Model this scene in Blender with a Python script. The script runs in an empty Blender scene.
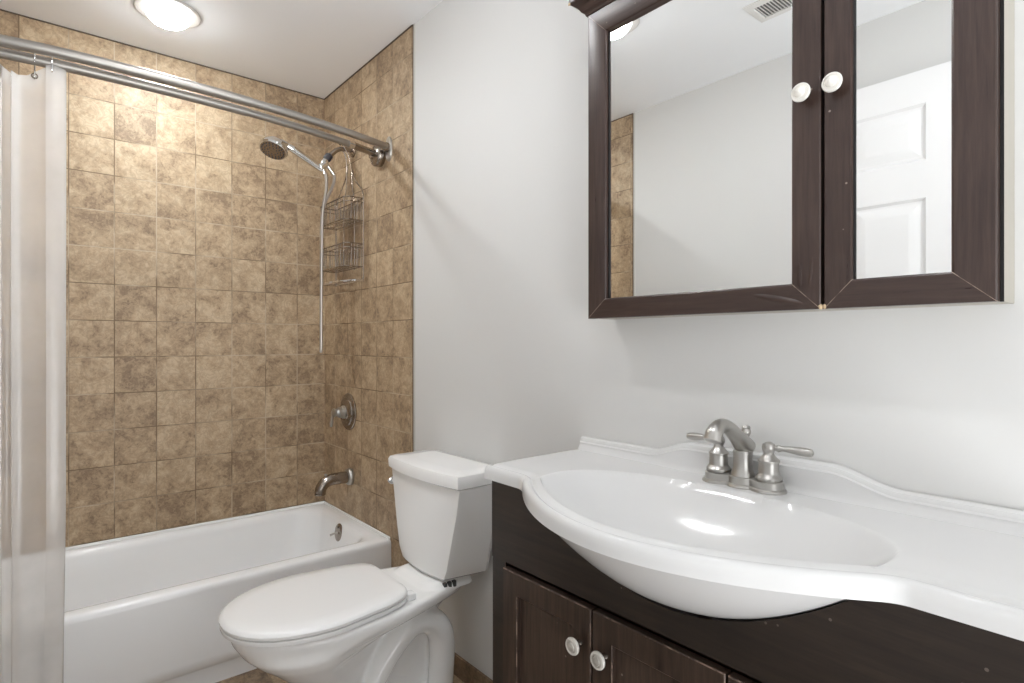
import bpy, bmesh, math, random
from mathutils import Vector, Matrix, noise

random.seed(7)
C = bpy.context.scene.collection
PI = math.pi

# ------------------------------------------------------------------ camera, world, exposure
CAM_Z = 1.169
cam_data = bpy.data.cameras.new('camera')
cam = bpy.data.objects.new('camera', cam_data)
C.objects.link(cam)
cam.location = (0, 0, CAM_Z)
cam.rotation_euler = (PI / 2, 0, -0.69321)
cam_data.sensor_width = 36
cam_data.lens = 573.495 / 1024 * 36
cam_data.shift_y = 0.001
cam_data.clip_start = 0.02
bpy.context.scene.camera = cam

world = bpy.data.worlds.new('world')
bpy.context.scene.world = world
world.use_nodes = True
_wt = world.node_tree      # added fill through the rear doorway: brighter from below to lift ceiling and undersides
_tc = _wt.nodes.new('ShaderNodeTexCoord'); _sx = _wt.nodes.new('ShaderNodeSeparateXYZ'); _cr = _wt.nodes.new('ShaderNodeValToRGB')
_mr = _wt.nodes.new('ShaderNodeMapRange')
_mr.inputs[1].default_value = -0.5; _mr.inputs[2].default_value = 0.5
_wt.links.new(_tc.outputs['Generated'], _sx.inputs[0]); _wt.links.new(_sx.outputs[2], _mr.inputs[0]); _wt.links.new(_mr.outputs[0], _cr.inputs[0])
_cr.color_ramp.elements[0].position = 0.25; _cr.color_ramp.elements[0].color = (0.96, 0.98, 1, 1)
_cr.color_ramp.elements[1].position = 0.65; _cr.color_ramp.elements[1].color = (0.13, 0.13, 0.13, 1)
_wt.links.new(_cr.outputs[0], _wt.nodes['Background'].inputs[0])
world.node_tree.nodes['Background'].inputs[1].default_value = 7.0

vs = bpy.context.scene.view_settings
vs.view_transform = 'Standard'
vs.look = 'None'
vs.gamma = 1
vs.use_curve_mapping = False
vs.exposure = 0.40
cy = bpy.context.scene.cycles
cy.max_bounces = 20
cy.diffuse_bounces = 14
cy.glossy_bounces = 8
cy.transparent_max_bounces = 24

# lamps of the room: three ceiling domes in a row (x, y, strength, colour)
LAMPS = [(0.385, 2.49, 235.0, (0.93, 0.975, 1.0)),
         (0.39, 1.47, 140.0, (0.985, 0.99, 1.0)),
         (0.40, 0.47, 90.0, (0.985, 0.99, 1.0))]

# ------------------------------------------------------------------ dimensions
XR, XL, YB, YF, H = 1.143, -0.390, 2.877, -0.60, 2.417
TILE_Y = 1.981
TUB_Y = 2.155
RIM = 0.350
T = 0.15

# ------------------------------------------------------------------ node materials
def new_mat(name):
    m = bpy.data.materials.new(name)
    m.use_nodes = True
    nt = m.node_tree
    for n in list(nt.nodes):
        nt.nodes.remove(n)
    out = nt.nodes.new('ShaderNodeOutputMaterial')
    b = nt.nodes.new('ShaderNodeBsdfPrincipled')
    nt.links.new(b.outputs[0], out.inputs[0])
    return m, nt, b, out

def N(nt, typ, **kw):
    n = nt.nodes.new(typ)
    for k, v in kw.items():
        setattr(n, k, v)
    return n

def setin(nt, sock, v):
    if hasattr(v, 'is_linked') or isinstance(v, bpy.types.NodeSocket):
        nt.links.new(v, sock)
    else:
        sock.default_value = v

def math_(nt, op, a, b=None, c=None, clamp=False):
    n = N(nt, 'ShaderNodeMath', operation=op, use_clamp=clamp)
    setin(nt, n.inputs[0], a)
    if b is not None: setin(nt, n.inputs[1], b)
    if c is not None: setin(nt, n.inputs[2], c)
    return n.outputs[0]

def mix_col(nt, f, a, b, blend='MIX'):
    n = N(nt, 'ShaderNodeMix', data_type='RGBA', blend_type=blend)
    setin(nt, n.inputs[0], f)
    for s, v in ((6, a), (7, b)):
        if isinstance(v, tuple):
            n.inputs[s].default_value = (*v, 1) if len(v) == 3 else v
        else:
            nt.links.new(v, n.inputs[s])
    return n.outputs[2]

def noise_tex(nt, vec, scale, detail=4, rough=0.55, dist=0.0):
    n = N(nt, 'ShaderNodeTexNoise')
    nt.links.new(vec, n.inputs['Vector'])
    n.inputs['Scale'].default_value = scale
    n.inputs['Detail'].default_value = detail
    n.inputs['Roughness'].default_value = rough
    n.inputs['Distortion'].default_value = dist
    return n.outputs['Fac']

def ramp(nt, f, stops):
    r = N(nt, 'ShaderNodeValToRGB')
    nt.links.new(f, r.inputs[0])
    el = r.color_ramp.elements
    while len(el) < len(stops): el.new(0.5)
    for e, (p, c) in zip(el, stops):
        e.position = p
        e.color = (*c, 1) if len(c) == 3 else c
    return r.outputs[0]

def plain(name, col, rough=0.5, metal=0.0, coat=0.0, spec=0.5, mottled=0.0, scale=6.0, bump=0.0, bscale=200.0):
    m, nt, b, out = new_mat(name)
    tc = N(nt, 'ShaderNodeTexCoord')
    n = noise_tex(nt, tc.outputs['Object'], scale, 5)
    lo = tuple(c * (1 - mottled) for c in col)
    hi = tuple(min(1, c * (1 + mottled)) for c in col)
    nt.links.new(mix_col(nt, n, lo, hi), b.inputs['Base Color'])
    b.inputs['Roughness'].default_value = rough
    b.inputs['Metallic'].default_value = metal
    b.inputs['Coat Weight'].default_value = coat
    b.inputs['Coat Roughness'].default_value = 0.05
    b.inputs['Specular IOR Level'].default_value = spec
    if bump > 0:
        n2 = noise_tex(nt, tc.outputs['Object'], bscale, 3)
        bp = N(nt, 'ShaderNodeBump')
        bp.inputs['Strength'].default_value = bump
        bp.inputs['Distance'].default_value = 0.001
        nt.links.new(n2, bp.inputs['Height'])
        nt.links.new(bp.outputs[0], b.inputs['Normal'])
    return m

def brushed(name, col, rough, axis=(1, 1, 1)):
    m, nt, b, out = new_mat(name)
    tc = N(nt, 'ShaderNodeTexCoord')
    mp = N(nt, 'ShaderNodeMapping')
    mp.inputs['Scale'].default_value = axis
    nt.links.new(tc.outputs['Object'], mp.inputs[0])
    n = noise_tex(nt, mp.outputs[0], 90, 4)
    r = math_(nt, 'MULTIPLY_ADD', n, 0.16, rough - 0.08)
    nt.links.new(r, b.inputs['Roughness'])
    nt.links.new(mix_col(nt, n, tuple(c * .88 for c in col), col), b.inputs['Base Color'])
    b.inputs['Metallic'].default_value = 1
    return m

def tile_mat(name, ua, va, u0, v0, dark, mid, light, grout_l, grout_d, size=T, g=0.0027, pscale=13.0, rough=0.52):
    """square ceramic tiles: ua / va are the world axes (0,1,2) of the two directions"""
    m, nt, b, out = new_mat(name)
    geo = N(nt, 'ShaderNodeNewGeometry')
    sep = N(nt, 'ShaderNodeSeparateXYZ')
    nt.links.new(geo.outputs['Position'], sep.inputs[0])
    u = math_(nt, 'DIVIDE', math_(nt, 'SUBTRACT', sep.outputs[ua], u0), size)
    v = math_(nt, 'DIVIDE', math_(nt, 'SUBTRACT', sep.outputs[va], v0), size)
    fu, fv = math_(nt, 'FLOOR', u), math_(nt, 'FLOOR', v)
    comb = N(nt, 'ShaderNodeCombineXYZ')
    nt.links.new(fu, comb.inputs[0]); nt.links.new(fv, comb.inputs[1])
    wn = N(nt, 'ShaderNodeTexWhiteNoise', noise_dimensions='3D')
    nt.links.new(comb.outputs[0], wn.inputs['Vector'])
    # distance to the tile edge in metres
    def edge(x):
        fr = math_(nt, 'FRACT', x)
        return math_(nt, 'MULTIPLY', math_(nt, 'MINIMUM', fr, math_(nt, 'SUBTRACT', 1.0, fr)), size)
    e = math_(nt, 'MINIMUM', edge(u), edge(v))
    gm = N(nt, 'ShaderNodeMapRange', interpolation_type='SMOOTHSTEP')
    nt.links.new(e, gm.inputs[0])
    gm.inputs[1].default_value = g * 0.45; gm.inputs[2].default_value = g
    gm.inputs[3].default_value = 1; gm.inputs[4].default_value = 0
    # every tile has its own piece of the stone pattern
    off = N(nt, 'ShaderNodeVectorMath', operation='MULTIPLY_ADD')
    nt.links.new(wn.outputs['Color'], off.inputs[0])
    off.inputs[1].default_value = (9, 9, 9)
    nt.links.new(geo.outputs['Position'], off.inputs[2])
    n1 = noise_tex(nt, off.outputs[0], pscale, 6, 0.62, 0.6)
    n2 = noise_tex(nt, off.outputs[0], pscale * 4.2, 5, 0.7, 0.8)
    k = math_(nt, 'ADD', math_(nt, 'MULTIPLY', n1, 0.58), math_(nt, 'MULTIPLY', n2, 0.42))
    tone = math_(nt, 'MULTIPLY_ADD', wn.outputs['Value'], 0.11, -0.05)
    k = math_(nt, 'ADD', k, tone)
    col = ramp(nt, k, [(0.385, dark), (0.50, mid), (0.615, light)])
    # clusters of small dark flecks
    nf = noise_tex(nt, off.outputs[0], pscale * 6.5, 5, 0.65, 0.5)
    fk = N(nt, 'ShaderNodeMapRange', interpolation_type='SMOOTHSTEP'); nt.links.new(nf, fk.inputs[0]); fk.inputs[1].default_value = 0.50; fk.inputs[2].default_value = 0.62
    cl = N(nt, 'ShaderNodeMapRange', interpolation_type='SMOOTHSTEP'); nt.links.new(k, cl.inputs[0]); cl.inputs[1].default_value = 0.53; cl.inputs[2].default_value = 0.42
    col = mix_col(nt, math_(nt, 'MULTIPLY', math_(nt, 'MULTIPLY', fk.outputs[0], cl.outputs[0]), 0.48), col, tuple(c * .58 for c in dark))
    # small dark pits
    n3 = noise_tex(nt, off.outputs[0], pscale * 2.2, 4, 0.6, 1.2)
    vein = math_(nt, 'SUBTRACT', 1.0, math_(nt, 'MULTIPLY', math_(nt, 'ABSOLUTE', math_(nt, 'SUBTRACT', n3, 0.5)), 14.0), clamp=True)
    col = mix_col(nt, math_(nt, 'MULTIPLY', vein, 0.30), col, tuple(c * .55 for c in dark))
    ng = noise_tex(nt, geo.outputs['Position'], 5.0, 3)
    gf = N(nt, 'ShaderNodeMapRange')
    nt.links.new(ng, gf.inputs[0]); gf.inputs[1].default_value = .42; gf.inputs[2].default_value = .58
    gcol = mix_col(nt, gf.outputs[0], grout_d, grout_l)
    nt.links.new(mix_col(nt, gm.outputs[0], col, gcol), b.inputs['Base Color'])
    nt.links.new(math_(nt, 'MULTIPLY_ADD', gm.outputs[0], 0.45, rough), b.inputs['Roughness'])
    bp = N(nt, 'ShaderNodeBump')
    bp.inputs['Strength'].default_value = 0.6
    bp.inputs['Distance'].default_value = 0.0015
    hgt = math_(nt, 'ADD', math_(nt, 'SUBTRACT', 1.0, gm.outputs[0]), math_(nt, 'MULTIPLY', k, 0.35))
    nt.links.new(hgt, bp.inputs['Height'])
    nt.links.new(bp.outputs[0], b.inputs['Normal'])
    return m

def wood_mat(name, dark, light, grain=(30, 30, 1.6), rough=0.36, scratches=0.0):
    m, nt, b, out = new_mat(name)
    tc = N(nt, 'ShaderNodeTexCoord')
    mp = N(nt, 'ShaderNodeMapping')
    mp.inputs['Scale'].default_value = grain
    nt.links.new(tc.outputs['Object'], mp.inputs[0])
    n1 = noise_tex(nt, mp.outputs[0], 3.0, 6, 0.65, 0.4)
    n2 = noise_tex(nt, tc.outputs['Object'], 5.0, 3, 0.5)
    k = math_(nt, 'ADD', math_(nt, 'MULTIPLY', n1, 0.7), math_(nt, 'MULTIPLY', n2, 0.3))
    col = ramp(nt, k, [(0.36, dark), (0.64, light)])
    if scratches > 0:
        v = N(nt, 'ShaderNodeTexVoronoi', feature='F1')
        nt.links.new(tc.outputs['Object'], v.inputs['Vector'])
        v.inputs['Scale'].default_value = 26
        sp = math_(nt, 'LESS_THAN', v.outputs['Distance'], 0.055)
        sel = noise_tex(nt, tc.outputs['Object'], 9, 2)
        sp = math_(nt, 'MULTIPLY', sp, math_(nt, 'GREATER_THAN', sel, 0.53))
        col = mix_col(nt, math_(nt, 'MULTIPLY', sp, scratches), col, (0.30, 0.25, 0.21))
    nt.links.new(col, b.inputs['Base Color'])
    nt.links.new(math_(nt, 'MULTIPLY_ADD', n1, 0.15, rough - 0.07), b.inputs['Roughness'])
    bp = N(nt, 'ShaderNodeBump')
    bp.inputs['Strength'].default_value = 0.12
    bp.inputs['Distance'].default_value = 0.0006
    nt.links.new(n1, bp.inputs['Height'])
    nt.links.new(bp.outputs[0], b.inputs['Normal'])
    return m

def worn_mat(name, base, worn, scale=22, lo=.46, hi=.56):
    m, nt, b, out = new_mat(name)
    tc = N(nt, 'ShaderNodeTexCoord')
    n = noise_tex(nt, tc.outputs['Object'], scale, 4, 0.6)
    nt.links.new(ramp(nt, n, [(lo, base), (hi, worn)]), b.inputs['Base Color'])
    b.inputs['Roughness'].default_value = 0.5
    return m

M = {}
M['wall'] = plain('painted wall', (0.655, 0.653, 0.642), 0.55, mottled=0.012, scale=2, bump=0.05, bscale=160)
M['ceiling'] = plain('ceiling paint', (0.865, 0.88, 0.90), 0.75, mottled=0.012, scale=2, bump=0.08, bscale=120)
TD, TM, TL = (0.265, 0.182, 0.112), (0.43, 0.311, 0.194), (0.53, 0.408, 0.270)
GL, GD = (0.50, 0.41, 0.30), (0.19, 0.135, 0.085)
M['tile_back'] = tile_mat('beige stone tile facing', 0, 2, 0.1007, 0.359, TD, TM, TL, GL, GD)
M['tile_side'] = tile_mat('beige stone tile side', 1, 2, 0.044, 0.359, TD, TM, TL, GL, GD)
M['tile_floor'] = tile_mat('brown stone floor tile', 0, 1, 0.02, 0.09, (0.13, 0.088, 0.058), (0.28, 0.20, 0.13), (0.42, 0.32, 0.21), (0.36, 0.29, 0.2), (0.2, 0.14, 0.09), size=0.305, g=0.003, pscale=8)
M['tile_base'] = tile_mat('brown stone baseboard tile', 1, 2, 0.09, -0.5, (0.15, 0.10, 0.06), (0.25, 0.17, 0.105), (0.36, 0.26, 0.165), (0.36, 0.29, 0.2), (0.2, 0.14, 0.09), size=0.6, g=0.003, pscale=10)
M['caulk_dark'] = plain('dark joint', (0.085, 0.060, 0.042), 0.7, mottled=0.3, scale=20)
M['caulk_light'] = plain('light caulk', (0.55, 0.54, 0.50), 0.5, mottled=0.05)
M['porcelain'] = plain('white porcelain', (0.88, 0.88, 0.873), 0.12, coat=0.15, mottled=0.004)
M['tub'] = plain('white enamel', (0.89, 0.902, 0.91), 0.16, coat=0.15, mottled=0.004)
M['marble'] = plain('white cultured marble', (0.71, 0.71, 0.707), 0.13, coat=0.0, spec=0.35, mottled=0.004)
M['seat'] = plain('white seat plastic', (0.86, 0.86, 0.855), 0.2, coat=0.2, mottled=0.003)
M['nickel'] = brushed('brushed nickel', (0.52, 0.505, 0.48), 0.32, (1, 1, 8))
M['nickel_dark'] = brushed('dark aged nickel', (0.38, 0.335, 0.295), 0.23, (1, 1, 4))
M['rod'] = brushed('brushed rod steel', (0.44, 0.415, 0.385), 0.46, (0.2, 6, 6))
M['chrome'] = plain('chrome', (0.80, 0.80, 0.80), 0.07, 1.0)
M['rubber'] = plain('dark rubber', (0.03, 0.028, 0.035), 0.5, mottled=0.2)
M['hose'] = plain('silver hose', (0.46, 0.43, 0.40), 0.36, 0.95)
M['mirror'] = plain('mirror silvering', (0.90, 0.905, 0.895), 0.003, 1.0)
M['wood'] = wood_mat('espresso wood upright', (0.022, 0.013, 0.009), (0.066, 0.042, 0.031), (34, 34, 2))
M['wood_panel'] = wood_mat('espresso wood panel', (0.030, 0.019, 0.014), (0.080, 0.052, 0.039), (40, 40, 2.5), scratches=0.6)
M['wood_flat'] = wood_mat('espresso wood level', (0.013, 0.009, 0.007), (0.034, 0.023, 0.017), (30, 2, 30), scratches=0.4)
M['frame_wood'] = wood_mat('dark frame upright', (0.026, 0.0135, 0.0105), (0.054, 0.032, 0.025), (50, 50, 3), 0.30, scratches=0.8)
M['frame_wood_h'] = wood_mat('dark frame level', (0.026, 0.0135, 0.0105), (0.054, 0.032, 0.025), (50, 3, 50), 0.30, scratches=0.3)
M['worn'] = worn_mat('worn wood edge', (0.05, 0.03, 0.022), (0.24, 0.165, 0.125))
M['worn_line'] = worn_mat('worn mitre joint', (0.10, 0.07, 0.055), (0.34, 0.27, 0.21), 30, .40, .52)
M['black_gap'] = plain('black recess', (0.006, 0.005, 0.005), 0.6)
M['laminate'] = plain('greige laminate', (0.40, 0.375, 0.325), 0.5, mottled=0.04)
M['chip'] = plain('bare chipboard', (0.50, 0.38, 0.24), 0.8, mottled=0.25, scale=60)
M['knob'] = plain('cream ceramic knob', (0.72, 0.70, 0.65), 0.22, coat=0.3, mottled=0.04, scale=40)
M['knob_ring'] = plain('antique knob ring', (0.50, 0.475, 0.43), 0.35, 0.3, mottled=0.1, scale=60)
M['door'] = plain('white door paint', (0.84, 0.84, 0.845), 0.35, mottled=0.01)
M['vent'] = plain('vent white metal', (0.74, 0.73, 0.71), 0.45, mottled=0.04, scale=30)
M['vent_dark'] = plain('vent dark duct', (0.16, 0.155, 0.15), 0.9)
M['lamp_ring'] = plain('pale lamp ring', (0.62, 0.61, 0.59), 0.3, 0.2, mottled=0.02)
M['tag'] = plain('tank pad', (0.05, 0.05, 0.05), 0.5, mottled=0.4, scale=80)

def curtain_mat():
    m, nt, b, out = new_mat('frosted vinyl')
    nt.nodes.remove(b)
    tr = N(nt, 'ShaderNodeBsdfTransparent'); tr.inputs[0].default_value = (0.97, 0.96, 0.95, 1)
    tl = N(nt, 'ShaderNodeBsdfTranslucent'); tl.inputs[0].default_value = (0.97, 0.965, 0.955, 1)
    df = N(nt, 'ShaderNodeBsdfDiffuse'); df.inputs[0].default_value = (0.97, 0.965, 0.955, 1)
    gl = N(nt, 'ShaderNodeBsdfGlossy'); gl.inputs[0].default_value = (1, 1, 1, 1); gl.inputs[1].default_value = 0.18
    m1 = N(nt, 'ShaderNodeMixShader'); m1.inputs[0].default_value = 0.5
    nt.links.new(df.outputs[0], m1.inputs[1]); nt.links.new(tl.outputs[0], m1.inputs[2])
    m2 = N(nt, 'ShaderNodeMixShader')
    tc = N(nt, 'ShaderNodeTexCoord')
    n = noise_tex(nt, tc.outputs['Object'], 14, 3)
    nt.links.new(math_(nt, 'MULTIPLY_ADD', n, 0.10, 0.43), m2.inputs[0])
    nt.links.new(tr.outputs[0], m2.inputs[1]); nt.links.new(m1.outputs[0], m2.inputs[2])
    fr = N(nt, 'ShaderNodeFresnel'); fr.inputs[0].default_value = 1.42
    m3 = N(nt, 'ShaderNodeMixShader')
    nt.links.new(fr.outputs[0], m3.inputs[0])
    nt.links.new(m2.outputs[0], m3.inputs[1]); nt.links.new(gl.outputs[0], m3.inputs[2])
    nt.links.new(m3.outputs[0], out.inputs[0])
    return m
M['curtain'] = curtain_mat()

def emit_mat(name, col, strength):
    m, nt, b, out = new_mat(name)
    b.inputs['Base Color'].default_value = (0.9, 0.9, 0.88, 1)
    b.inputs['Roughness'].default_value = 0.3
    b.inputs['Emission Color'].default_value = (*col, 1)
    g = N(nt, 'ShaderNodeNewGeometry'); sp = N(nt, 'ShaderNodeSeparateXYZ'); mr = N(nt, 'ShaderNodeMapRange')
    nt.links.new(g.outputs['Normal'], sp.inputs[0]); nt.links.new(sp.outputs[2], mr.inputs[0])
    mr.inputs[1].default_value = -0.70; mr.inputs[2].default_value = -0.99     # the bulb sits behind the middle of the glass
    mr.inputs[3].default_value = strength * 0.03; mr.inputs[4].default_value = strength
    nt.links.new(mr.outputs[0], b.inputs['Emission Strength'])
    return m

# ------------------------------------------------------------------ mesh helpers
def V(*a): return Vector(a)

def box(bm, x0, x1, y0, y1, z0, z1, bev=0.0, seg=2, mi=0, bevel_mi=None):
    vs_ = [bm.verts.new((x, y, z)) for x in (x0, x1) for y in (y0, y1) for z in (z0, z1)]
    idx = [(0, 1, 3, 2), (4, 6, 7, 5), (0, 4, 5, 1), (2, 3, 7, 6), (0, 2, 6, 4), (1, 5, 7, 3)]
    fs = [bm.faces.new([vs_[i] for i in f]) for f in idx]
    for f in fs: f.material_index = mi
    if bev > 0:
        es = list({e for f in fs for e in f.edges})
        r = bmesh.ops.bevel(bm, geom=es, offset=bev, segments=seg, affect='EDGES', profile=0.6)
        for f in r['faces']:
            f.material_index = mi if bevel_mi is None else bevel_mi
    return fs

def loft(bm, rings, cap0=True, cap1=True, closed=True, mi=0):
    vr = [[bm.verts.new(p) for p in r] for r in rings]
    n = len(vr[0])
    fs = []
    for a, b in zip(vr[:-1], vr[1:]):
        for i in range(n if closed else n - 1):
            j = (i + 1) % n
            fs.append(bm.faces.new((a[i], a[j], b[j], b[i])))
    if closed and cap0: fs.append(bm.faces.new(list(reversed(vr[0]))))
    if closed and cap1: fs.append(bm.faces.new(vr[-1]))
    for f in fs: f.material_index = mi
    return vr

def frame_from(t):
    t = t.normalized()
    up = V(0, 0, 1) if abs(t.z) < 0.9 else V(1, 0, 0)
    a = up.cross(t).normalized()
    return a, t.cross(a)

def tube(bm, pts, r, seg=12, cap=True, mi=0):
    pts = [Vector(p) for p in pts]
    rad = r if isinstance(r, (list, tuple)) else [r] * len(pts)
    rings = []
    a = None
    for i, p in enumerate(pts):
        t = (pts[min(i + 1, len(pts) - 1)] - pts[max(i - 1, 0)])
        if t.length < 1e-9: t = V(0, 0, 1)
        t.normalize()
        if a is None: a, b = frame_from(t)
        else:
            a = (a - t * a.dot(t)).normalized(); b = t.cross(a)
        rings.append([p + (a * math.cos(2 * PI * k / seg) + b * math.sin(2 * PI * k / seg)) * rad[i] for k in range(seg)])
    return loft(bm, rings, cap, cap, mi=mi)

def ring_tube(bm, pts, r, seg=8):
    """closed tube along a loop of points"""
    pts = [Vector(p) for p in pts]; n = len(pts)
    nrm = V(0, 0, 0)
    c = sum(pts, V(0, 0, 0)) / n
    for i in range(n): nrm += (pts[i] - c).cross(pts[(i + 1) % n] - c)
    nrm.normalize()
    vr = []
    for i in range(n):
        t = (pts[(i + 1) % n] - pts[i - 1]).normalized()
        a = nrm; b = t.cross(a).normalized()
        vr.append([bm.verts.new(pts[i] + (a * math.cos(2 * PI * k / seg) + b * math.sin(2 * PI * k / seg)) * r) for k in range(seg)])
    for i in range(n):
        A, B = vr[i], vr[(i + 1) % n]
        for k in range(seg):
            j = (k + 1) % seg
            bm.faces.new((A[k], A[j], B[j], B[k]))

def lathe(bm, prof, origin, axis, seg=28, mi=0):
    """prof: list of (radius, distance along axis)"""
    axis = Vector(axis).normalized(); o = Vector(origin)
    a, b = frame_from(axis)
    rings = [[o + axis * h + (a * math.cos(2 * PI * k / seg) + b * math.sin(2 * PI * k / seg)) * max(r, 1e-5) for k in range(seg)] for r, h in prof]
    return loft(bm, rings, True, True, mi=mi)

def spline(pts, n=8):
    pts = [Vector(p) for p in pts]
    out = []
    for i in range(len(pts) - 1):
        p0 = pts[i - 1] if i > 0 else pts[0] * 2 - pts[1]
        p1, p2 = pts[i], pts[i + 1]
        p3 = pts[i + 2] if i + 2 < len(pts) else pts[-1] * 2 - pts[-2]
        for k in range(n):
            t = k / n
            out.append(0.5 * ((2 * p1) + (p2 - p0) * t + (2 * p0 - 5 * p1 + 4 * p2 - p3) * t * t + (3 * p1 - p0 - 3 * p2 + p3) * t ** 3))
    out.append(pts[-1])
    return out

def interp(tab, x):
    if x <= tab[0][0]: return tab[0][1]
    for (a, va), (b, vb) in zip(tab[:-1], tab[1:]):
        if x <= b: return va + (vb - va) * (x - a) / (b - a)
    return tab[-1][1]

def smooth(t):
    t = max(0.0, min(1.0, t)); return t * t * (3 - 2 * t)

def obj(name, bm, mats, parent=None, angle=35, smooth_=True):
    bmesh.ops.remove_doubles(bm, verts=bm.verts, dist=1e-6)
    bmesh.ops.recalc_face_normals(bm, faces=bm.faces)
    me = bpy.data.meshes.new(name)
    bm.to_mesh(me); bm.free()
    for m in (mats if isinstance(mats, (list, tuple)) else [mats]):
        me.materials.append(M[m] if isinstance(m, str) else m)
    if smooth_:
        for p in me.polygons: p.use_smooth = True
        me.set_sharp_from_angle(angle=math.radians(angle))
    o = bpy.data.objects.new(name, me)
    C.objects.link(o)
    if parent is not None:
        o.parent = parent
        w = Matrix.Translation(parent['_w']) if '_w' in parent else Matrix.Identity(4)
        o.matrix_parent_inverse = w.inverted()
    return o

def B(): return bmesh.new()

def thing(name, label, cat, loc=(0, 0, 0), group=None):
    o = bpy.data.objects.new(name, None); C.objects.link(o)
    o.location = loc; o.empty_display_size = 0.05
    o['label'] = label; o['category'] = cat
    o['_w'] = tuple(loc)
    if group: o['group'] = group
    return o

def tag(o, label, cat, group=None):
    o['label'] = label; o['category'] = cat
    if group: o['group'] = group
    return o

def struct(name, bm, m, parent=None, **k):
    o = obj(name, bm, m, parent, **k)
    if parent is None: o['kind'] = 'structure'
    return o

# ================================================================== SETTING
W = 0.10
bm = B(); box(bm, XL - W, XR + W, YF - W, YB + W, -0.08, 0.0); floor = struct('floor', bm, 'tile_floor', smooth_=False)
bm = B(); box(bm, XL - W, XR + W, YF - W, YB + W, H, H + 0.08); ceiling = struct('ceiling', bm, 'ceiling', smooth_=False)
bm = B(); box(bm, XR, XR + W, YF, YB, 0, H); wall_r = struct('wall_right', bm, 'wall', smooth_=False)
bm = B(); box(bm, XL - W, XL, YF, YB, 0, H); wall_l = struct('wall_left', bm, 'wall', smooth_=False)
bm = B(); box(bm, XL - W, XR + W, YB, YB + W, 0, H); wall_b = struct('wall_back', bm, 'tile_back', smooth_=False)
DX0, DX1, DZ = 0.0, 0.85, 2.08     # unseen doorway added behind the camera, placed and sized to let in fill light
bm = B(); box(bm, XL - W, DX0, YF - W, YF, 0, H); box(bm, DX1, XR + W, YF - W, YF, 0, H); box(bm, DX0, DX1, YF - W, YF, DZ, H); wall_f = struct('wall_front', bm, 'wall', smooth_=False)
bm = B()
for a, b_, c, d in ((DX0, DX0 + 0.018, 0, DZ), (DX1 - 0.018, DX1, 0, DZ), (DX0, DX1, DZ - 0.018, DZ)): box(bm, a, b_, YF - W - 0.004, YF + 0.004, c, d)
for a, b_, c, d in ((DX0 - 0.05, DX0 + 0.006, 0, DZ + 0.05), (DX1 - 0.006, DX1 + 0.06, 0, DZ + 0.05), (DX0 + 0.006, DX1 - 0.006, DZ - 0.006, DZ + 0.05)): box(bm, a, b_, YF, YF + 0.012, c, d, 0.003)
struct('trim_1', bm, 'door')
pl = bpy.data.lights.new('fill_portal', 'AREA'); pl.shape = 'RECTANGLE'; pl.size = DX1 - DX0; pl.size_y = DZ
pl.cycles.is_portal = True  # guides sampling of the world fill through the added doorway
po = bpy.data.objects.new('fill_portal', pl); C.objects.link(po)
po.location = ((DX0 + DX1) / 2, YF - W - 0.01, DZ / 2); po.rotation_euler = (PI / 2, 0, 0)
for wl, s, x in ((wall_r, -1, XR), (wall_l, 1, XL)):
    xs = sorted((x, x + s * 0.003))
    bm = B(); box(bm, xs[0], xs[1], TILE_Y, YB, 0.0, H); struct('tile_surround', bm, 'tile_side', wl, smooth_=False)
    xs = sorted((x, x + s * 0.0045))
    bm = B(); box(bm, xs[0], xs[1], TILE_Y - 0.004, TILE_Y + 0.001, 0.0, H); struct('dark_edge', bm, 'caulk_dark', wl, smooth_=False)
    xs = sorted((x, x + s * 0.003))
    bm = B(); box(bm, xs[0], xs[1], TILE_Y - 0.012, TILE_Y - 0.004, 0.0, H); struct('caulk_bead', bm, 'caulk_light', wl, smooth_=False)
    xs = sorted((x + s * 0.003, x + s * 0.007))
    bm = B(); box(bm, xs[0], xs[1], TILE_Y, YB, H - 0.004, H); struct('ceiling_joint', bm, 'caulk_dark', wl, smooth_=False)
bm = B(); box(bm, XL + 0.003, XR - 0.003, YB - 0.004, YB, H - 0.004, H); struct('ceiling_joint', bm, 'caulk_dark', wall_b, smooth_=False)
bm = B(); box(bm, XR - 0.010, XR, 1.062, TILE_Y - 0.012, 0.0, 0.072, 0.002); struct('baseboard_right', bm, 'tile_base')
bm = B(); box(bm, XL, XL + 0.010, 1.02, TILE_Y - 0.012, 0.0, 0.072, 0.002); struct('baseboard_left', bm, 'tile_base')

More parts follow.
